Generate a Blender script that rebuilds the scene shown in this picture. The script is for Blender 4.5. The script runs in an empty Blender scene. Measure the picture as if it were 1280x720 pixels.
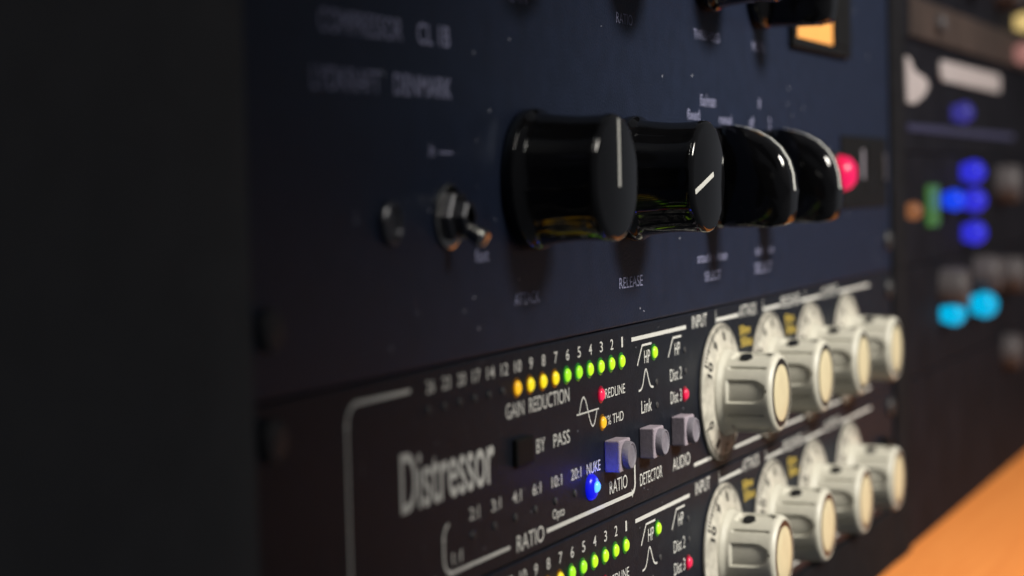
import bpy, bmesh, math, random
from mathutils import Vector, Matrix
R = math.radians
S = 0.001                                   # the scene is written in millimetres
scn = bpy.context.scene
C = scn.collection
random.seed(7)

# ------------------------------------------------------------------ camera
cam_d = bpy.data.cameras.new("camera")
cam = bpy.data.objects.new("camera", cam_d); C.objects.link(cam); scn.camera = cam
cr = Vector((0.384551, -0.92277446, -0.02465423)); cu = Vector((0.05314102, -0.00453384, 0.99857673)); cf = cr.cross(cu) * -1
cam.matrix_world = Matrix.Translation(Vector((-296.814, -163.831, 45.546)) * S) @ Matrix((
    (cr.x, cu.x, -cf.x), (cr.y, cu.y, -cf.y), (cr.z, cu.z, -cf.z))).to_4x4()
cam_d.sensor_width = 36.0; cam_d.lens = 71.51
cam_d.clip_start = 0.01; cam_d.clip_end = 60
cam_d.dof.use_dof = True; cam_d.dof.focus_distance = 0.488; cam_d.dof.aperture_fstop = 10.0

# ------------------------------------------------------------------ world, lights, exposure
w = bpy.data.worlds.new("World"); scn.world = w; w.use_nodes = True
bg = w.node_tree.nodes["Background"]; bg.inputs[0].default_value = (0.92, 0.96, 1.06, 1); bg.inputs[1].default_value = 0.082
scn.view_settings.view_transform = 'Standard'; scn.view_settings.look = 'None'
scn.view_settings.exposure = 0; scn.view_settings.gamma = 1
scn.cycles.use_denoising = True
scn.cycles.max_bounces = 8
scn.cycles.sample_clamp_indirect = 4

def aim(o, t):
    o.rotation_euler = (Vector(t) * S - o.location).to_track_quat('-Z', 'Y').to_euler()
def spot(name, loc, tgt, power, deg, blend, size, col):
    d = bpy.data.lights.new(name, 'SPOT'); d.energy = power; d.spot_size = R(deg); d.spot_blend = blend
    d.shadow_soft_size = size; d.color = col
    o = bpy.data.objects.new(name, d); C.objects.link(o); o.location = Vector(loc) * S; aim(o, tgt); return o
for x in (50, 160, 280):
    spot("ceiling_spot", (x, -790, 560), (496 + (x - 160) * 0.12, -20, -104), 29.5, 50, 0.45, 0.10, (1.0, 0.955, 0.86))
for dx, dy, dz in ((-150, -20, -120), (-60, 30, -20), (30, -60, 60), (90, 20, 120), (-120, -90, 20), (160, -40, 160)):
    spot("downlight", (-340 + dx, -60 + dy, 860 + dz), (190, 0, 48), 0.55, 26, 0.6, 0.016, (1.0, 0.97, 0.9))

# ------------------------------------------------------------------ materials
def mat(name, col, rough=0.5, spec=0.5, metal=0.0, noise=0.0, nscale=200.0, bump=0.0, bscale=900.0, coat=0.0, speck=0.0, emit=None, es=0.0, rvar=0.0):
    m = bpy.data.materials.new(name); m.use_nodes = True
    nt = m.node_tree; b = nt.nodes["Principled BSDF"]
    b.inputs["Base Color"].default_value = (*col, 1); b.inputs["Roughness"].default_value = rough
    b.inputs["Specular IOR Level"].default_value = spec; b.inputs["Metallic"].default_value = metal
    b.inputs["Coat Weight"].default_value = coat
    tc = nt.nodes.new("ShaderNodeTexCoord")
    if noise or speck:
        n = nt.nodes.new("ShaderNodeTexNoise"); n.inputs["Scale"].default_value = nscale; n.inputs["Detail"].default_value = 6
        nt.links.new(tc.outputs["Object"], n.inputs["Vector"])
        r = nt.nodes.new("ShaderNodeValToRGB")
        r.color_ramp.elements[0].position = 0.3; r.color_ramp.elements[1].position = 0.7
        r.color_ramp.elements[0].color = (*[c * (1 - noise) for c in col], 1)
        r.color_ramp.elements[1].color = (*[min(1, c * (1 + noise)) for c in col], 1)
        nt.links.new(n.outputs["Fac"], r.inputs["Fac"])
        out = r.outputs["Color"]
        if speck:
            v = nt.nodes.new("ShaderNodeTexVoronoi"); v.inputs["Scale"].default_value = 260
            nt.links.new(tc.outputs["Object"], v.inputs["Vector"])
            mth = nt.nodes.new("ShaderNodeMath"); mth.operation = 'LESS_THAN'; mth.inputs[1].default_value = 0.075
            nt.links.new(v.outputs["Distance"], mth.inputs[0])
            n2 = nt.nodes.new("ShaderNodeTexNoise"); n2.inputs["Scale"].default_value = 60
            nt.links.new(tc.outputs["Object"], n2.inputs["Vector"])
            m2 = nt.nodes.new("ShaderNodeMath"); m2.operation = 'GREATER_THAN'; m2.inputs[1].default_value = 0.58
            nt.links.new(n2.outputs["Fac"], m2.inputs[0])
            m3 = nt.nodes.new("ShaderNodeMath"); m3.operation = 'MULTIPLY'
            nt.links.new(mth.outputs[0], m3.inputs[0]); nt.links.new(m2.outputs[0], m3.inputs[1])
            m4 = nt.nodes.new("ShaderNodeMath"); m4.operation = 'MULTIPLY'; m4.inputs[1].default_value = speck
            nt.links.new(m3.outputs[0], m4.inputs[0])
            mx = nt.nodes.new("ShaderNodeMix"); mx.data_type = 'RGBA'
            nt.links.new(m4.outputs[0], mx.inputs[0]); nt.links.new(out, mx.inputs[6]); mx.inputs[7].default_value = (0.35, 0.36, 0.42, 1)
            out = mx.outputs[2]
        nt.links.new(out, b.inputs["Base Color"])
        if rvar:
            mr = nt.nodes.new("ShaderNodeMapRange"); mr.inputs[3].default_value = rough - rvar; mr.inputs[4].default_value = rough + rvar
            nt.links.new(n.outputs["Fac"], mr.inputs[0]); nt.links.new(mr.outputs[0], b.inputs["Roughness"])
    if bump:
        n = nt.nodes.new("ShaderNodeTexNoise"); n.inputs["Scale"].default_value = bscale; n.inputs["Detail"].default_value = 3
        nt.links.new(tc.outputs["Object"], n.inputs["Vector"])
        bp = nt.nodes.new("ShaderNodeBump"); bp.inputs["Strength"].default_value = bump; bp.inputs["Distance"].default_value = 0.0005
        nt.links.new(n.outputs["Fac"], bp.inputs["Height"]); nt.links.new(bp.outputs["Normal"], b.inputs["Normal"])
    if emit:
        b.inputs["Emission Color"].default_value = (*emit, 1); b.inputs["Emission Strength"].default_value = es
    return m
M = {}
M['blue_panel'] = mat("blue_grey_enamel", (0.0056, 0.0080, 0.0195), 0.5, 0.38, noise=0.18, nscale=160, bump=0.35, bscale=1600, speck=0.85)
M['black_panel'] = mat("black_anodised", (0.0070, 0.0076, 0.0112), 0.5, 0.2, noise=0.25, nscale=300, bump=0.2, bscale=1500, speck=0.3)
for k_ in ('blue_panel', 'black_panel'): M[k_].node_tree.nodes['Principled BSDF'].inputs['Specular Tint'].default_value = (0.50, 0.68, 1.0, 1)
M['rack_black'] = mat("black_laminate", (0.082, 0.081, 0.081), 0.9, 0.05, noise=0.06, nscale=120)
M['rail'] = mat("black_rail", (0.0075, 0.0075, 0.009), 0.8, 0.05, noise=0.2, nscale=120, bump=0.2)
M['ink'] = mat("white_ink", (0.48, 0.478, 0.455), 0.6, 0.2, noise=0.14, nscale=2500)
M['blue_ink'] = mat("pale_ink", (0.20, 0.205, 0.315), 0.6, 0.2, noise=0.25, nscale=2500)
M['yellow_ink'] = mat("yellow_ink", (0.55, 0.40, 0.07), 0.6, 0.2, noise=0.2, nscale=2000)
M['cream'] = mat("cream_plastic", (0.425, 0.41, 0.35), 0.42, 0.4, noise=0.05, nscale=400, bump=0.12, bscale=2200, rvar=0.08)
M['cream_dial'] = mat("aged_cream_dial", (0.38, 0.36, 0.31), 0.5, 0.35, noise=0.30, nscale=260, bump=0.1, bscale=1600)
M['cap'] = mat("ivory_cap", (0.49, 0.425, 0.275), 0.4, 0.4, noise=0.05, nscale=300, bump=0.1, bscale=1800)
M['black_ring'] = mat("black_ring", (0.01, 0.01, 0.011), 0.35, 0.4)
M['black_ink'] = mat("black_ink", (0.012, 0.011, 0.012), 0.6, 0.2)
M['gloss'] = mat("glossy_black_bakelite", (0.003, 0.003, 0.0035), 0.07, 0.38, noise=0.2, nscale=90, bump=0.02, bscale=300, rvar=0.05)
M['button'] = mat("grey_lilac_plastic", (0.27, 0.23, 0.27), 0.5, 0.35, noise=0.10, nscale=700, bump=0.25, bscale=2600)
M['button_face'] = mat("grey_button_face", (0.16, 0.147, 0.175), 0.55, 0.3, noise=0.14, nscale=900, bump=0.25, bscale=2600)  # darker than the button: shade of the hollow face put into the colour
M['dark_button'] = mat("dark_button", (0.005, 0.005, 0.0055), 0.55, 0.12, noise=0.2)
M['chrome'] = mat("nickel", (0.34, 0.33, 0.31), 0.14, 0.5, metal=1, noise=0.1, nscale=300)
M['screw'] = mat("black_screw", (0.022, 0.022, 0.024), 0.45, 0.3, noise=0.2)
M['steel'] = mat("dark_steel", (0.12, 0.12, 0.13), 0.35, 0.5, metal=1, noise=0.2, nscale=300)
M['lens_off'] = mat("unlit_lens", (0.035, 0.034, 0.036), 0.5, 0.2, noise=0.1)
def led(name, base, rim, core, st, sp=0.3):
    m = mat(name, base, 0.25, sp, emit=core, es=st); nt = m.node_tree; b = nt.nodes["Principled BSDF"]
    g = nt.nodes.new("ShaderNodeNewGeometry"); d = nt.nodes.new("ShaderNodeVectorMath"); d.operation = 'DOT_PRODUCT'; d.inputs[1].default_value = (0, -1, 0)
    nt.links.new(g.outputs["Normal"], d.inputs[0])
    r = nt.nodes.new("ShaderNodeValToRGB"); r.color_ramp.elements[0].position = 0.05; r.color_ramp.elements[1].position = 0.6
    r.color_ramp.elements[0].color = (*rim, 1); r.color_ramp.elements[1].color = (*core, 1)
    nt.links.new(d.outputs["Value"], r.inputs["Fac"]); nt.links.new(r.outputs[0], b.inputs["Emission Color"])
    return m
M['green'] = led("led_green", (0.1, 0.2, 0.02), (0.06, 0.55, 0.02), (0.62, 0.95, 0.012), 0.95)
M['green2'] = led("led_lime", (0.1, 0.2, 0.02), (0.05, 0.50, 0.02), (0.40, 0.90, 0.015), 0.95)
M['yellow'] = led("led_yellow", (0.2, 0.15, 0.02), (0.60, 0.33, 0.005), (1.0, 0.78, 0.008), 0.95)
M['amber'] = led("led_amber", (0.2, 0.1, 0.02), (0.55, 0.18, 0.005), (1.0, 0.55, 0.012), 0.95)
M['red'] = led("led_red", (0.15, 0.01, 0.02), (0.45, 0.002, 0.03), (0.95, 0.02, 0.09), 0.95)
M['blue'] = led("led_blue", (0.02, 0.03, 0.2), (0.0, 0.02, 1.0), (0.12, 0.50, 1.0), 1.6)
M['blue_halo'] = led("led_blue_halo", (0.01, 0.01, 0.1), (0.0, 0.002, 0.45), (0.0, 0.004, 0.75), 1.0)  # lens-glare halo of the blue LED, painted as a glowing collar
M['green_halo'] = led('led_green_halo', (0.01, 0.05, 0.01), (0.004, 0.05, 0.004), (0.008, 0.09, 0.006), 0.9)  # this and the next two: glare halos of lit LEDs as glowing colour
M['amber_halo'] = led('led_amber_halo', (0.04, 0.02, 0.0), (0.05, 0.02, 0.001), (0.09, 0.035, 0.001), 0.9)
M['red_halo'] = led('led_red_halo', (0.05, 0.002, 0.004), (0.08, 0.0, 0.006), (0.16, 0.001, 0.014), 0.9)
M['lamp_red'] = led("pilot_lamp_red", (0.1, 0.005, 0.01), (0.75, 0.004, 0.05), (0.95, 0.012, 0.13), 0.9)
def glow(name, c, st): return led(name, tuple(x * 0.03 for x in c), c, c, st, 0.1)
M['bg_blue'] = glow("lamp_blue", (0.035, 0.035, 0.72), 0.9)
M['bg_blue2'] = glow("lamp_bright_blue", (0.01, 0.06, 0.85), 1.0)
M['bg_cyan'] = glow("lamp_cyan", (0.0, 0.42, 0.72), 1.1)
M['bg_green'] = glow("lamp_green", (0.06, 0.16, 0.04), 0.9)
M['bg_amber'] = glow("lamp_amber", (0.40, 0.16, 0.07), 0.6)
M['bg_yellow'] = glow("lamp_yellow", (0.80, 0.58, 0.22), 0.9)
M['bg_pink'] = glow("lamp_pink", (0.55, 0.25, 0.22), 0.6)
M['bg_violet'] = glow("lamp_violet", (0.05, 0.045, 0.30), 0.8)
M['bg_strip'] = glow("violet_text_strip", (0.09, 0.08, 0.16), 0.4)  # violet line of text, given a faint glow of its own
M['meter_card'] = mat("meter_card", (0.30, 0.16, 0.05), 0.7, 0.1, noise=0.06, nscale=60, emit=(1.0, 0.36, 0.075), es=0.72)
M['white_label'] = mat("white_label", (0.28, 0.25, 0.255), 0.6, 0.2, noise=0.08, nscale=60)
M['rust_panel'] = mat("brown_panel", (0.030, 0.020, 0.017), 0.6, 0.3, noise=0.35, nscale=25)
M['grey_panel'] = mat("charcoal_panel", (0.006, 0.006, 0.0085), 0.7, 0.05, noise=0.25, nscale=40)
M['grey_knob'] = mat("grey_knob", (0.045, 0.040, 0.043), 0.5, 0.3, noise=0.15, nscale=80)
def wood_mat():
    m = bpy.data.materials.new("orange_wood"); m.use_nodes = True; nt = m.node_tree; b = nt.nodes["Principled BSDF"]
    tc = nt.nodes.new("ShaderNodeTexCoord"); mp = nt.nodes.new("ShaderNodeMapping"); mp.inputs["Scale"].default_value = (3, 60, 60)
    nt.links.new(tc.outputs["Object"], mp.inputs[0])
    n = nt.nodes.new("ShaderNodeTexNoise"); n.inputs["Scale"].default_value = 2; n.inputs["Detail"].default_value = 7; n.inputs["Distortion"].default_value = 1.2
    nt.links.new(mp.outputs[0], n.inputs["Vector"])
    r = nt.nodes.new("ShaderNodeValToRGB"); r.color_ramp.elements[0].position = .3; r.color_ramp.elements[1].position = .72
    r.color_ramp.elements[0].color = (0.70, 0.225, 0.052, 1); r.color_ramp.elements[1].color = (0.78, 0.275, 0.068, 1)
    nt.links.new(n.outputs["Fac"], r.inputs["Fac"]); nt.links.new(r.outputs[0], b.inputs["Base Color"])
    b.inputs["Roughness"].default_value = 0.5; b.inputs["Specular IOR Level"].default_value = 0.3
    return m
M['wood'] = wood_mat()

# ------------------------------------------------------------------ object helpers
def empty(name, loc, label, cat, group=None):
    o = bpy.data.objects.new(name, None); C.objects.link(o); o.location = Vector(loc) * S
    o.empty_display_size = 0.01
    o["label"] = label; o["category"] = cat
    if group: o["group"] = group
    return o
class B:
    """collects shapes (mm, relative to the thing) and links them as one mesh"""
    def __init__(s): s.bm = bmesh.new()
    def face(s, pts):
        try: return s.bm.faces.new([s.bm.verts.new(p) for p in pts])
        except ValueError: return None
    def box(s, x0, x1, y0, y1, z0, z1, bev=0.0, seg=2):
        r = bmesh.ops.create_cube(s.bm, size=1); vs = r['verts']
        for v in vs: v.co = ((x0 + x1) / 2 + v.co.x * (x1 - x0), (y0 + y1) / 2 + v.co.y * (y1 - y0), (z0 + z1) / 2 + v.co.z * (z1 - z0))
        if bev:
            es = list({e for v in vs for e in v.link_edges})
            bmesh.ops.bevel(s.bm, geom=es, offset=bev, segments=seg, affect='EDGES', profile=0.5)
        return s
    def lathe(s, cx, cz, prof, seg=40, y0=0.0, axis='y', rfun=None):
        """prof: (radius, height towards the viewer)"""
        rings = []
        for (r, h) in prof:
            if r <= 1e-6: rings.append([s.bm.verts.new((cx, y0 - h, cz))]); continue
            ring = []
            for i in range(seg):
                t = 2 * math.pi * i / seg; rr = rfun(r, h, t) if rfun else r
                ring.append(s.bm.verts.new((cx + rr * math.cos(t), y0 - h, cz + rr * math.sin(t))))
            rings.append(ring)
        for a, b in zip(rings, rings[1:]):
            for i in range(seg):
                j = (i + 1) % seg
                if len(a) == 1 and len(b) == 1: continue
                if len(a) == 1: s.bm.faces.new((a[0], b[i], b[j]))
                elif len(b) == 1: s.bm.faces.new((a[j], a[i], b[0]))
                else: s.bm.faces.new((a[j], a[i], b[i], b[j]))
        return s
    def ribbon(s, pts, wd, y=-0.06):
        """flat printed stroke through (x, z) points with mitred joints"""
        n = len(pts); L = []; Rr = []
        for i, p in enumerate(pts):
            p = Vector(p)
            d0 = (p - Vector(pts[i - 1])).normalized() if i else None
            d1 = (Vector(pts[i + 1]) - p).normalized() if i < n - 1 else None
            d = ((d0 or d1) + (d1 or d0)).normalized(); nn = Vector((-d.y, d.x))
            k = wd / 2 / max(0.4, abs(nn.dot(Vector((-(d0 or d1).y, (d0 or d1).x)))))
            L.append(s.bm.verts.new((p.x + nn.x * k, y, p.y + nn.y * k))); Rr.append(s.bm.verts.new((p.x - nn.x * k, y, p.y - nn.y * k)))
        for i in range(n - 1): s.bm.faces.new((L[i], L[i + 1], Rr[i + 1], Rr[i]))
        return s
    def text(s, st, x0, x1, z0, z1, bold=0.0, fn=None, y=-0.06):
        vs, fs = glyphs(st, bold)
        nv = []
        for (a, b) in vs:
            q = (x0 + a * (x1 - x0), z0 + b * (z1 - z0))
            nv.append(s.bm.verts.new(fn(*q) if fn else (q[0], y, q[1])))
        for f in fs:
            try: s.bm.faces.new([nv[i] for i in f])
            except ValueError: pass
        return s
    def prism(s, poly, x0, x1, bev=0.0, seg=3):
        """poly: (z, h) outline, extruded along x"""
        a = [s.bm.verts.new((x0, -h, z)) for z, h in poly]; b = [s.bm.verts.new((x1, -h, z)) for z, h in poly]
        fs = [s.bm.faces.new(a), s.bm.faces.new(b[::-1])]
        n = len(poly)
        for i in range(n): fs.append(s.bm.faces.new((a[i], b[i], b[(i + 1) % n], a[(i + 1) % n])))
        if bev:
            es = list({e for f in fs[:2] for e in f.edges})
            bmesh.ops.bevel(s.bm, geom=es, offset=bev, segments=seg, affect='EDGES', profile=0.5)
        return s
    def build(s, name, m, parent=None, smooth=False, loc=None, sharp=35):
        bmesh.ops.recalc_face_normals(s.bm, faces=s.bm.faces)
        me = bpy.data.meshes.new(name)
        for v in s.bm.verts: v.co *= S
        if smooth:
            lim = R(sharp)
            for f in s.bm.faces: f.smooth = True
            for e in s.bm.edges:
                if len(e.link_faces) == 2 and e.calc_face_angle(0) > lim: e.smooth = False
        s.bm.to_mesh(me); s.bm.free()
        me.materials.append(m)
        o = bpy.data.objects.new(name, me); C.objects.link(o)
        if parent: o.parent = parent
        if loc: o.location = Vector(loc) * S
        return o
_g = {}
def glyphs(st, bold):
    if (st, bold) in _g: return _g[(st, bold)]
    cu_ = bpy.data.curves.new("lettering", 'FONT'); cu_.body = st; cu_.size = 1; cu_.offset = bold; cu_.resolution_u = 6
    o = bpy.data.objects.new("lettering", cu_); C.objects.link(o)
    dg = bpy.context.evaluated_depsgraph_get(); ev = o.evaluated_get(dg); me = ev.to_mesh()
    xs = [v.co.x for v in me.vertices]; ys = [v.co.y for v in me.vertices]
    x0, x1, y0, y1 = min(xs), max(xs), min(ys), max(ys)
    vs = [((v.co.x - x0) / (x1 - x0), (v.co.y - y0) / (y1 - y0)) for v in me.vertices]
    fs = [tuple(p.vertices) for p in me.polygons]
    ev.to_mesh_clear(); bpy.data.objects.remove(o); bpy.data.curves.remove(cu_)
    _g[(st, bold)] = (vs, fs); return vs, fs
def copy_tree(o, parent=None, off=None):
    c = o.copy(); C.objects.link(c); c.parent = parent
    if off is not None: c.location = o.location + Vector(off) * S
    for ch in list(o.children):
        if ch.name in seen_copies: continue
        copy_tree(ch, c)
    return c
seen_copies = set()
def arc(cx, cz, r, a0, a1, n=8): return [(cx + r * math.cos(R(a0 + (a1 - a0) * i / n)), cz + r * math.sin(R(a0 + (a1 - a0) * i / n))) for i in range(n + 1)]

# ------------------------------------------------------------------ rack cabinet and desk
rack = empty("rack_cabinet", (225, 0, -98.5), "long black equipment rack holding all the audio units above the orange wooden desk", "rack")
rx, rz = 225, -98.5
def rbox(name, m, x0, x1, y0, y1, z0, z1, bev=0.6): return B().box(x0 - rx, x1 - rx, y0, y1, z0 - rz, z1 - rz, bev).build(name, m, rack)
rbox("side_panel", M['rack_black'], -330, -17.2, -3, 380, -98.5, 240, 1.5)
rbox("rail", M['rail'], 467.2, 489.2, -1.5, 30, -98.4, 240)
rbox("side_panel", M['rail'], 974, 1010, -8, 380, -98.5, 240, 2)
rbox("plinth_panel", M['rail'], -17, 467, -1.2, 20, -98.4, -76.9)
rbox("back_panel", M['rail'], -17, 974, 376, 380, -98.4, 240)
desk = empty("wooden_desk", (400, -300, -98.9), "orange wooden desk top lying in front of the rack at the lower right", "desk")
B().box(32, 1500, 110, 306, -30, 0, 3).build("desk_top", M['wood'], desk)
B().box(60, 120, 160, 220, -760, -30.5, 3).build("leg", M['wood'], desk)
B().box(1400, 1460, 160, 220, -760, -30.5, 3).build("leg", M['wood'], desk)

# ------------------------------------------------------------------ cream knob of the one-unit compressors
def cream_knob(parent, loc):
    NT, prof = 300, []
    hs = [2.2, 2.6] + [3.0 + 0.35 * i for i in range(38)] + [16.6, 17.0, 17.3, 17.55, 17.7]
    def rad(h, t):
        a = (math.degrees(t) - 173.5) % 72.0
        a = a - 72 if a > 36 else a                     # 0 = centre of a sunken grip
        r = 12.0 - 0.95 * min(1, max(0, (h - 2.6)) / 1.6) - 0.02 * max(0, h - 4)
        if h > 16.4: r -= 0.9 * ((h - 16.4) / 1.3) ** 2
        # sunken grip field with a rounded far end
        def ss(x): x = max(0, min(1, x)); return x * x * (3 - 2 * x)
        hw = 17.0
        if 5 < h < 16.2:
            hw2 = hw if h < 12 else hw * math.sqrt(max(0, 1 - ((h - 12) / 4.0) ** 2))
            r -= 0.85 * ss((hw2 - abs(a)) / 2.2) * ss((h - 5.2) / 0.7)
        # narrow groove between the grips
        g = abs(abs(a) - 36)
        if 5.2 < h < 15.8: r -= 0.55 * ss((2.6 - g) / 1.6) * ss((h - 5.2) / 0.6) * ss((15.8 - h) / 0.6)
        return r
    b = B(); rings = []
    for h in hs: rings.append([b.bm.verts.new((rad(h, 2 * math.pi * i / NT) * math.cos(2 * math.pi * i / NT), -h, rad(h, 2 * math.pi * i / NT) * math.sin(2 * math.pi * i / NT))) for i in range(NT)])
    for r_, h in ((9.45, 17.75), (9.35, 17.3), (0, 17.3)):
        rings.append([b.bm.verts.new((r_ * math.cos(2 * math.pi * i / NT), -h, r_ * math.sin(2 * math.pi * i / NT))) for i in range(NT)] if r_ else [b.bm.verts.new((0, -h, 0))])
    for p, q in zip(rings, rings[1:]):
        for i in range(NT):
            j = (i + 1) % NT
            b.bm.faces.new((p[j], p[i], q[0])) if len(q) == 1 else b.bm.faces.new((p[j], p[i], q[i], q[j]))
    k = b.build("knob", M['cream'], parent, True, loc, 40)
    B().lathe(0, 0, [(18.7, 0.25), (18.95, 0.4), (18.95, 0.9), (18.8, 1.1), (12.6, 2.45), (12.2, 2.3), (12.0, 2.2)], 96).build("dial", M['cream_dial'], k, True)
    B().lathe(0, 0, [(9.33, 17.32), (9.33, 17.70), (7.70, 17.70), (7.7, 17.4)], 64).build("ring", M['black_ring'], k, True)
    B().lathe(0, 0, [(7.68, 17.4), (7.68, 17.78), (7.5, 17.84), (3.5, 17.9), (0, 17.92)], 64).build("cap_disc", M['cap'], k, True)
    # set-screw hole on the upper flank
    b = B(); a0 = R(65.5 + 72 * 0 + 22); d = Vector((-math.cos(R(65.5)), 0, math.sin(R(65.5))))
    t1 = Vector((math.sin(R(65.5)), 0, math.cos(R(65.5)))); t2 = Vector((0, -1, 0))
    def ringpt(r, dep, i, n=20): a = 2 * math.pi * i / n; return d * dep + Vector((0, -9.3, 0)) + t1 * r * math.cos(a) + t2 * r * math.sin(a)
    for r0, d0, r1, d1 in ((1.75, 11.3, 1.75, 10.6), (1.75, 11.3, 1.15, 11.32), (1.15, 11.32, 1.1, 10.2)):
        for i in range(20): b.face([ringpt(r0, d0, i), ringpt(r0, d0, i + 1), ringpt(r1, d1, i + 1), ringpt(r1, d1, i)])
    b.face([ringpt(1.7, 11.28, i) for i in range(20)])
    b.build("set_screw", M['black_ring'], k)
    # scale printed on the sloping dial: 0 to 10 run anticlockwise
    b = B()
    def on(r, a): return (r * math.cos(a), -(1.1 + (18.8 - r) * 1.35 / 6.2) - 0.06, r * math.sin(a))
    for n in range(11):
        a = R(-150 + 30.2 * n); st = str(n); cw = 1.0 * len(st) + 0.2
        b.text(st, -cw, cw, 14.2, 16.7, 0.035, fn=lambda x, z, a=a: on(z, a - x / 15.6))
        for q in range(8):
            if n == 10 and q: break
            aa = a + R(3.775 * q); r0 = 16.9 if q == 0 else (17.2 if q == 4 else 17.5); wd = (0.36 if q in (0, 4) else 0.25) / 18
            b.face([on(r0, aa - wd), on(18.75, aa - wd), on(18.75, aa + wd), on(r0, aa + wd)])
    b.build("dial_scale", M['black_ink'], k)
    return k

def led_dome(parent, x, z, r, m, h=2.2, name="led"):
    o = B().lathe(x, z, [(r, 0), (r, h * 0.35), (r * 0.93, h * 0.58), (r * 0.74, h * 0.8), (r * 0.42, h * 0.95), (0, h)], 24).build(name, m, parent, True, sharp=80)
    halo = {'led_green': 'green_halo', 'led_lime': 'green_halo', 'led_yellow': 'amber_halo', 'led_amber': 'amber_halo', 'led_red': 'red_halo'}.get(m.name)
    if halo: B().lathe(x, z, [(r * 1.42, 0.02), (r * 1.42, 0.12), (r * 1.2, 0.2), (r * 0.95, 0.22)], 24).build("led_halo", M[halo], o, True)  # added collar that glows to imitate the halo around a lit LED
    return o

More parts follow.
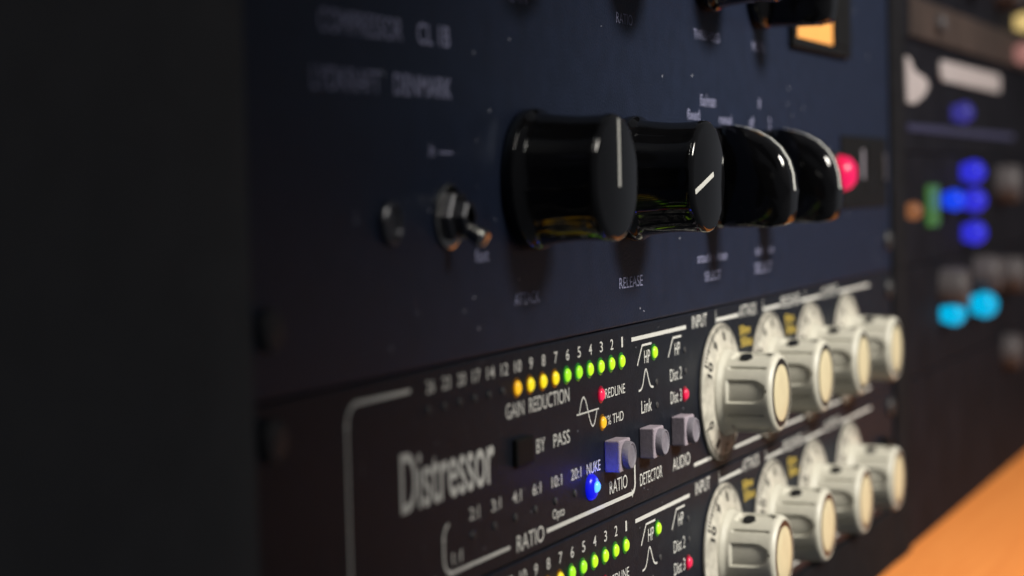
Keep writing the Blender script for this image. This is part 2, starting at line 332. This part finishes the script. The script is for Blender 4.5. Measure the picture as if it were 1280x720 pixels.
# ------------------------------------------------------------------ one-unit compressor (built once, copied for the second)
def one_unit(label):
    ox, oz = 225.0, -32.0
    t = empty("compressor_unit", (ox, 0, oz), label, "compressor", "one-unit compressors in the rack")
    X = lambda v: v - ox
    Z = lambda v: v - oz
    fp = B().box(X(-16), X(466.6), 0, 3, 0.12, 44.33, 0.5).build("faceplate", M['black_panel'], t)
    B().box(X(8), X(442), 3.2, 260, 1.5, 43).build("chassis", M['rail'], t)
    def legend(st, x0, x1, z0, z1, m='ink', bold=0.0): return B().text(st, X(x0), X(x1), Z(z0), Z(z1), bold).build("printed_legend", M[m], fp)
    def line(pts, wd, m='ink', name="printed_line"): return B().ribbon([(X(a), Z(b)) for a, b in pts], wd).build(name, M[m], fp)
    line(arc(22.5, 4.9, 4.0, 180, 90)[:1] + [(18.5, -24)] [:0] + [(18.5, -25.0)] [:0] + arc(22.5, 4.9, 4.0, 180, 90) + [(44.5, 8.9)], 0.8)
    line([(18.5, 4.9), (18.5, -24.4)] + arc(22.5, -24.4, 4.0, 180, 270) + [(54, -28.4)], 0.75)
    line([(169.3, 8.9), (212.7, 8.9)], 1.0)
    line([(239.6, 6.4), (239.6, 11.7)], 0.35)
    line([(240.0, 8.9), (261.4, 8.9)], 0.95)
    line([(287.5, 6.4), (287.5, 11.7)], 0.35); line([(287.9, 8.9), (306.5, 8.9)], 0.95)
    line([(331.0, 8.9), (357.0, 8.9)], 0.95); line([(337.0, 6.4), (337.0, 11.7)], 0.35)
    line([(381.5, 8.9), (428, 8.9)], 0.95); line([(255, -28.2), (428, -28.2)], 0.8)
    line([(217.3, -28.2), (229.8, -28.2)], 0.95); line([(230.5, -28.2), (252, -28.2)], 0.95)
    # ratio bracket
    line([(111.2, -28.4), (167.3, -28.4)] + arc(167.3, -26.0, 2.4, -90, 0, 6) + [(169.7, -20.6)], 0.95)
    line([(90.4, -28.4), (61.0, -28.4)] + arc(61.0, -25.0, 3.4, 270, 180, 6) + [(57.6, -21.6)] + arc(60.6, -21.6, 3.0, 180, 100, 6), 0.7)
    legend("RATIO", 94.2, 109.5, -30.2, -26.7)
    legend("Distressor", 39.3, 83.2, -13.8, -2.4, bold=0.012)
    for i, n in enumerate("26 23 20 17 14 12 10 9 8 7 6 5 4 3 2 1".split()):
        x = 97.1 + 7.274 * (i - 6); hw = 1.0 if len(n) == 1 else 1.9
        if n == '1': hw = 0.55
        B().text(n, X(x - hw), X(x + hw), Z(7.6), Z(10.1), 0.004).build("printed_number", M['ink'], fp)
        xx = x - 1.1
        led_dome(t, X(xx), Z(4.38), 0.9 if i < 6 else 1.5, M['lens_off'] if i < 6 else M['amber'] if i == 6 else M['yellow'] if i < 10 else M['green2'] if i < 12 else M['green'], 0.4 if i < 6 else 1.0)
    legend("GAIN  REDUCTION", 90.0, 126.6, -1.7, 1.5)
    legend("REDLINE", 149.9, 163.9, -3.5, -1.2)
    legend("1% THD", 149.9, 162.4, -9.9, -7.6)
    led_dome(t, X(146.9), Z(-2.2), 1.45, M['red'], 1.0); led_dome(t, X(147.5), Z(-8.8), 1.4, M['amber'], 1.0)
    line([(131.0, -5.3), (145.4, -5.3)], 0.36, name="sine_symbol")
    line([(132.6 + 11.6 * i / 24, -5.3 + 3.6 * math.sin(2 * math.pi * i / 24)) for i in range(25)], 0.42, name="sine_symbol")
    legend("BY", 106.4, 111.4, -10.8, -7.8); legend("PASS", 116.4, 126.3, -10.9, -7.9)
    B().box(X(93), X(102.5), -1.2, -0.02, Z(-12.2), Z(-6.2), 0.5).build("button", M['dark_button'], t)
    for x, st, hw in ((72.6, "2:1", 2.4), (83.7, "3:1", 2.4), (94.8, "4:1", 2.4), (106.0, "6:1", 2.4), (117.8, "10:1", 3.1), (129.8, "20:1", 3.2)):
        legend(st, x - hw, x + hw, -19.6, -17.1, bold=0.004)
        led_dome(t, X(x - 1), Z(-22.7), 0.9, M['lens_off'], 0.4)
    legend("1:1", 61.4, 66.0, -26.9, -24.5, bold=0.0)
    legend("NUKE", 136.6, 145.6, -19.7, -17.2)
    bl = led_dome(t, X(139.4), Z(-22.7), 1.5, M['blue'], 2.2)
    B().lathe(X(138.6), Z(-22.7), [(3.1, 0.02), (3.05, 0.5), (2.7, 1.05), (2.1, 1.4), (1.3, 1.55)], 32).build("led_halo", M['blue_halo'], bl, True)  # added blue collar imitating the glare halo, no real part
    legend("Opto", 114.9, 122.0, -27.2, -24.4, bold=0.004)
    legend("RATIO", 151.6, 164.1, -26.4, -23.2)
    legend("DETECTOR", 173.4, 190.6, -27.6, -24.5); legend("AUDIO", 199.2, 213.8, -27.4, -24.1)
    # filter symbols
    for dx in (0, 24.2):
        line([(173.3 + dx, 2.2), (177.2 + dx, 6.9), (184.3 + dx, 6.9)], 0.55, name="filter_symbol")
        legend("HP", 178.6 + dx, 183.0 + dx, 2.3, 5.5, bold=0.004)
    led_dome(t, X(185.9), Z(4.5), 1.5, M['green'], 1.0)
    line([(173.9 + 11.4 * i / 24, -4.1 + 4.9 * math.exp(-((i / 24 - 0.5) * 5.2) ** 2)) for i in range(25)], 0.5, name="filter_symbol")
    legend("Link", 175.6, 183.6, -9.9, -6.7); legend("Dist 2", 198.6, 208.2, -4.2, -1.0); legend("Dist 3", 198.6, 207.8, -10.0, -6.8)
    led_dome(t, X(210.5), Z(-8.5), 1.45, M['red'], 1.1)
    for x, z in ((211.0, 3.0), (211.4, -2.6), (187.5, -3.2), (187.5, -9.0)): led_dome(t, X(x), Z(z), 0.9, M['lens_off'], 0.4)
    # three push buttons
    for x in (152.3, 177.3, 202.3):
        b = B().box(X(x - 3.9), X(x + 3.9), -3.9, -0.02, Z(-20.7), Z(-13.2), 0.35).build("button", M['button'], t)
        B().lathe(X(x + 0.3), Z(-17.0), [(3.35, 3.85), (3.3, 5.0), (3.05, 5.5), (2.75, 5.55), (2.5, 5.3), (0, 5.05)], 40).build("button_cap", M['button_face'], b, True)
    # knob legends
    legend("INPUT", 218.0, 231.2, 8.0, 11.4); legend("ATTACK", 262.6, 280.2, 8.0, 11.4)
    legend("RELEASE", 308.0, 329.5, 8.0, 11.4); legend("OUTPUT", 359.0, 380.0, 8.0, 11.4)
    for x in (262.4, 312.2):
        legend("50ms", x, x + 10.5, 3.0, 5.6, 'yellow_ink', 0.004); legend("50us", x + 1.2, x + 12.5, -0.5, 2.3, 'yellow_ink', 0.004)
    for x in (241.3, 291.1, 340.9, 390.7): cream_knob(t, (X(x), 0, Z(-11.05)))
    # rack screws and power switch at the right end
    for x in (-8.5, 459.0):
        for z in (6.0, -25.5): B().lathe(X(x), Z(z), [(3.6, 0.05), (3.6, 0.9), (3.0, 1.6), (0, 1.9)], 24).build("rack_screw", M['screw'], t, True)
    B().box(X(443), X(450), -3.2, -0.02, Z(-16), Z(-4), 0.6).build("power_switch", M['dark_button'], t)
    return t
unit = one_unit("black one-unit compressor fully in view directly under the big blue-grey unit")
low = copy_tree(unit, None, (0, 0, -44.45))
low["label"] = "black one-unit compressor cut off by the bottom edge, just above the wooden desk"

# ------------------------------------------------------------------ three-unit valve compressor on top
ox, oz = 225.0, 12.5
big = empty("valve_compressor", (ox, 0, oz), "large blue-grey compressor with glossy black knobs and a lit orange meter", "compressor")
X = lambda v: v - ox
Z = lambda v: v - oz
fp = B().box(X(-16), X(466.6), 0, 3, 0.12, 133.2, 0.5).build("faceplate", M['blue_panel'], big)
B().box(X(8), X(442), 3.2, 260, 1.5, 132).build("chassis", M['rail'], big)
def legend(st, x0, x1, z0, z1, bold=0.0): return B().text(st, X(x0), X(x1), Z(z0), Z(z1), bold).build("printed_legend", M['blue_ink'], fp)
legend("COMPRESSOR", 12.5, 45.2, 73.8, 77.9); legend("CL 1B", 51.8, 66.6, 73.8, 77.9, 0.012)
legend("LYDKRAFT", 9.2, 35.6, 63.9, 67.9); legend("DENMARK", 41.2, 66.8, 63.9, 67.9, 0.012)
legend("GAIN", 97.2, 107.0, 85.2, 87.8)
legend("RATIO", 163.5, 175.2, 85.2, 87.8); legend("THRESHOLD", 224.6, 248.4, 85.2, 87.8); legend("METER", 281.4, 294.0, 85.0, 87.8)
legend("fix/man", 229.3, 243.4, 67.3, 70.6); legend("fixed", 217.6, 228.4, 63.4, 66.3); legend("manual", 246.6, 258.6, 62.9, 65.6)
legend("1", 287.2, 288.2, 68.3, 71.2, 0.01); legend("off", 276.6, 281.4, 62.6, 65.6); legend("2", 297.6, 299.6, 62.6, 65.8)
legend("ATTACK", 96.2, 110.2, 21.6, 24.2); legend("RELEASE", 161.6, 178.6, 21.6, 24.3)
legend("attack/release", 224.0, 251.4, 25.2, 27.8); legend("SELECT", 230.2, 244.8, 20.0, 22.6)
legend("side chain", 280.6, 300.2, 25.2, 27.9); legend("SELECT", 279.6, 298.0, 19.8, 22.8)
legend("fast", 76.2, 83.0, 31.6, 34.2); legend("in", 55.6, 58.2, 52.6, 55.2)
B().ribbon([(X(60.5), Z(53.4)), (X(66.5), Z(53.4))], 0.45).build("printed_line", M['blue_ink'], fp)
def round_knob(x, z, ang, r0=-2.0):
    def rf(r, h, t):
        if 4.2 < h < 18.8: return r - 0.3 * max(0, math.cos(8 * t)) ** 2
        return r
    k = B().lathe(0, 0, [(14.6, 0.2), (15.1, 0.6), (15.2, 2.6), (14.9, 3.4), (14.4, 3.9), (14.1, 4.8), (13.92, 6), (13.7, 7.8), (13.5, 9.6), (13.35, 11.4), (13.28, 13), (13.28, 14.6), (13.32, 16.4), (13.4, 18.2), (13.45, 19.2), (13.3, 19.9), (12.95, 20.3), (12.3, 20.5), (0, 20.8)], 96, rfun=rf).build("knob", M['gloss'], big, True, (X(x), 0, Z(z)), 50)
    a = R(ang); d = Vector((math.cos(a), 0, math.sin(a))); n = Vector((-math.sin(a), 0, math.cos(a))); b = B()
    prof = [(r0, 20.9), (6, 20.75), (12.3, 20.58)]
    for (ra, ha), (rb, hb) in zip(prof, prof[1:]):
        y = Vector((0, -1, 0)); w_ = 0.62
        b.face([d * ra + y * ha - n * w_, d * rb + y * hb - n * w_, d * rb + y * hb + n * w_, d * ra + y * ha + n * w_])
    b.build("pointer_line", M['ink'], k)
    return k
round_knob(105, 48, 86); round_knob(170, 48, 197)
round_knob(103, 108, 60); round_knob(170, 108, 120); round_knob(236.5, 108, 150)
def bar_knob(x, z, ang=90):
    k = B().lathe(0, 0, [(13.6, 0.2), (14.0, 0.6), (14.0, 2.8), (13.4, 4.2), (12.0, 5.0), (0, 5.2)], 72).build("knob", M['gloss'], big, True, (X(x), 0, Z(z)), 50)
    top = [(14.2, 4.2), (14.0, 7.0), (13.4, 10.0), (12.2, 13.5), (10.2, 17.0), (7.6, 19.8), (4.2, 21.9), (0.5, 23.0), (-4, 23.4), (-9, 23.2), (-12.2, 22.4), (-13.2, 21.2), (-13.6, 18), (-13.6, 4.2)]
    g = B().prism(top, -5.4, 5.4, 2.4, 5).build("grip", M['gloss'], k, True, sharp=50)
    b = B()
    for (z0, h0), (z1, h1) in zip(top[1:8], top[2:9]):
        n0 = 1.004
        b.face([(-0.7, -h0 * n0 - 0.05, z0 * n0 + 0.05), (0.7, -h0 * n0 - 0.05, z0 * n0 + 0.05), (0.7, -h1 * n0 - 0.05, z1 * n0 + 0.05), (-0.7, -h1 * n0 - 0.05, z1 * n0 + 0.05)])
    b.build("pointer_line", M['ink'], k)
    k.rotation_euler = (0, R(90 - ang), 0)
    return k
bar_knob(237.5, 48, 90); bar_knob(289, 48, 90)
k = bar_knob(287.5, 105.5, 90)
# pilot lamp, power switch, toggle
pl = B().lathe(X(378), Z(49.0), [(7.4, 0.05), (7.4, 1.6), (6.6, 2.2), (6.2, 2.2)], 40).build("lamp_bezel", M['steel'], big, True)
B().lathe(X(378), Z(49.0), [(6.2, 0.1), (6.1, 3.0), (5.3, 5.6), (3.4, 7.3), (0, 8.0)], 40).build("pilot_lamp", M['lamp_red'], big, True, sharp=80)
sw = B().box(X(388), X(458), -0.8, -0.02, Z(37), Z(62), 0.3).build("power_switch", M['dark_button'], big)
B().prism([(Z(41.5), 0.81), (Z(41.5), 1.0), (Z(50), 0.9), (Z(58.5), 1.6), (Z(58.5), 0.81)], X(424), X(450), 0.1).build("rocker", M['dark_button'], sw)
B().box(X(416.6), X(420.2), -1.1, -0.81, Z(47.0), Z(57.5), 0.1).build("switch_glint", M['button_face'], sw)  # reflection on the rocker, put in as a pale bar
B().box(X(453), X(456.4), -1.1, -0.81, Z(46.5), Z(56.5), 0.1).build("switch_glint", M['grey_knob'], sw)  # second rocker reflection, put in as a grey bar
tg = B().lathe(X(63), Z(41), [(6.4, 0.05), (6.4, 0.8), (6.1, 1.0), (4.6, 1.0)], 40).build("toggle_switch", M['chrome'], big, True)
B().lathe(X(63), Z(41), [(5.2, 1.0), (5.2, 2.6), (4.8, 3.0), (3.1, 3.0), (3.1, 4.9), (2.8, 5.2), (2.0, 5.2)], 6).build("nut", M['steel'], tg)
b = B(); b.lathe(0, 0, [(1.5, 4.5), (1.6, 6.2), (1.9, 8.0), (1.9, 8.8), (1.4, 9.4), (0, 9.6)], 24)
lv = b.build("lever", M['chrome'], tg, True, (X(63), 0, Z(41))); lv.rotation_euler = (R(30), 0, 0)
sc = B().lathe(X(37.5), Z(40.3), [(4.0, 0.05), (4.0, 1.0), (3.6, 1.3), (3.1, 1.3), (2.9, 0.7), (0, 0.7)], 36).build("trim_screw", M['steel'], big, True)
# meter
mt = B()
for (x0, x1, z0, z1) in ((322, 398, 88.4, 91.6), (322, 398, 139.0, 143.0), (322, 326.0, 91.6, 139.0), (377, 398, 91.6, 139.0)): mt.box(X(x0), X(x1), -2.2, -0.02, Z(z0), Z(z1), 0.5)
mt = mt.build("meter", M['dark_button'], big)
B().box(X(326.2), X(376.8), -0.8, -0.1, Z(91.7), Z(138.9)).build("meter_scale", M['meter_card'], mt)
b = B()
for i in range(11):
    a = R(140 - 10 * i); b.ribbon([(X(351) + 24 * math.cos(a), Z(104) + 24 * math.sin(a)), (X(351) + 27 * math.cos(a), Z(104) + 27 * math.sin(a))], 0.5, -0.9)
b.build("meter_marks", M['black_ink'], mt)
B().box(X(350.7), X(351.3), -1.3, -1.0, Z(104), Z(130)).build("needle", M['black_ink'], mt)
for x in (-8.5, 459.0):
    for z in (24.0, 134.0): B().lathe(X(x), Z(z), [(3.6, 0.05), (3.6, 0.9), (3.0, 1.6), (0, 1.9)], 24).build("rack_screw", M['screw'], big, True)

# ------------------------------------------------------------------ gear in the neighbouring bay (far, out of focus)
def bay(name, label, cat, z0, z1, m, group="units in the far bay of the rack"):
    t = empty(name, (731, 0, z0), label, cat, group)
    f = B().box(-241, 241, 0, 3, 0.1, z1 - z0 - 0.1, 0.5).build("faceplate", m, t)
    B().box(-220, 220, 3.2, 200, 1, z1 - z0 - 1).build("chassis", M['rail'], t)
    return t, f, (lambda x: x - 731), (lambda z: z - z0)
def lamp(t, X, Z, x, z, r, m):
    n = 12; prof = [(r * 0.75, 0.02), (r * 0.75, r * 0.34)] + [(r * math.cos(R(-42 + 132 * i / n)), r * 1.02 + r * math.sin(R(-42 + 132 * i / n))) for i in range(n)] + [(0, r * 2.02)]
    return B().lathe(X(x), Z(z), prof, 28).build("lamp", m, t, True, sharp=80)
t, f, X2, Z2 = bay("preamplifier", "far brown-striped unit highest in the blurred bay, with yellow and pink lamps", "audio unit", 101.4, 190.3, M['grey_panel'])
b = B(); b.box(X2(505), X2(962), -1.2, -0.03, Z2(103), Z2(119), 0.3); b.build("brown_stripe", M['rust_panel'], t)
lamp(t, X2, Z2, 775, 126, 5, M['bg_yellow']); lamp(t, X2, Z2, 768, 109.5, 5.5, M['bg_pink'])
for x in (560, 640, 720): B().lathe(X2(x), Z2(140), [(11, 0.1), (11, 10), (9.5, 12), (0, 12.2)], 32).build("knob", M['grey_knob'], t, True)
B().lathe(X2(560), Z2(111), [(4, 1.3), (4, 3.5), (3, 4.5), (0, 4.6)], 24).build("knob", M['grey_knob'], t, True)
t, f, X2, Z2 = bay("equaliser_unit", "far black unit with a white triangular emblem and a long white name plate", "audio unit", 57.0, 101.2, M['grey_panel'])
tri = B()
pts = [(496, 94.5), (503, 94), (512, 89.5), (534, 87.5), (541, 84.5), (530, 80), (512, 76.5), (498, 76.5)]
a_ = [tri.bm.verts.new((X2(x), -0.9, Z2(z))) for x, z in pts]; c_ = [tri.bm.verts.new((X2(x), -0.03, Z2(z))) for x, z in pts]
tri.bm.faces.new(a_); tri.bm.faces.new(c_[::-1])
for i in range(8): tri.bm.faces.new((a_[i], c_[i], c_[(i + 1) % 8], a_[(i + 1) % 8]))
tri.build("emblem", M['white_label'], t)
pl_ = B(); pts = arc(716, 92.3, 4.3, 90, -90, 10) + arc(572, 92.3, 4.3, 270, 90, 10)
a_ = [pl_.bm.verts.new((X2(x), -0.9, Z2(z))) for x, z in pts]; c_ = [pl_.bm.verts.new((X2(x), -0.03, Z2(z))) for x, z in pts]
pl_.bm.faces.new(a_); pl_.bm.faces.new(c_[::-1])
for i in range(len(pts)): j = (i + 1) % len(pts); pl_.bm.faces.new((a_[i], c_[i], c_[j], a_[j]))
pl_.build("name_plate", M['white_label'], t)
lamp(t, X2, Z2, 597, 75, 4.6, M['bg_violet'])
B().box(X2(500), X2(760), -0.9, -0.03, Z2(65.5), Z2(68.5), 0.3).build("text_strip", M['bg_strip'], t)  # violet text line, built as a faintly glowing strip
t, f, X2, Z2 = bay("delay_unit", "far black unit with green, amber and stacked blue lamps", "audio unit", 12.5, 56.8, M['grey_panel'])
for x, z, r, m in ((491.5, 34.2, 3.6, 'bg_amber'), (573, 37.4, 4.6, 'bg_blue2'), (617, 49.3, 5.2, 'bg_blue'), (619, 36.6, 5.2, 'bg_blue'), (618.5, 22.2, 5.2, 'bg_blue')): lamp(t, X2, Z2, x, z, r, M[m])
B().box(X2(533), X2(556), -2.0, -0.03, Z2(27), Z2(44), 1.5).build("lit_button", M['bg_green'], t)
B().lathe(X2(715), Z2(43.5), [(9, 0.1), (9, 9), (8, 10.5), (0, 10.7)], 32).build("knob", M['grey_knob'], t, True)
t, f, X2, Z2 = bay("meter_unit", "far black unit with two glowing cyan lamps beside the grey knobs", "audio unit", -32.0, 12.3, M['grey_panel'])
lamp(t, X2, Z2, 565, -10.3, 5.1, M['bg_cyan']); lamp(t, X2, Z2, 638, -11.0, 5.8, M['bg_cyan'])
for x, z in ((566, 0.5), (648, 2.5), (722, -1.0)): B().lathe(X2(x), Z2(z), [(8.5, 0.1), (8.5, 9), (7.5, 11), (0, 11.2)], 32).build("knob", M['grey_knob'], t, True)
t, f, X2, Z2 = bay("blank_panel", "far plain black blank panel lowest in the blurred bay, just above the desk", "blank panel", -98.2, -32.2, M['grey_panel'])
B().lathe(X2(727), Z2(-39.5), [(8.5, 0.1), (8.5, 6), (7.5, 8), (0, 8.2)], 32).build("knob", M['grey_knob'], t, True)

# light given off by the lit blue lamps of the two compressors
for z in (-22.7, -67.15):
    d = bpy.data.lights.new("blue_led_light", 'POINT'); d.energy = 0.0016; d.color = (0.03, 0.06, 1.0); d.shadow_soft_size = 0.0012
    o = bpy.data.objects.new("blue_led_light", d); C.objects.link(o); o.location = Vector((142.6, -2.0, z + 1.2)) * S
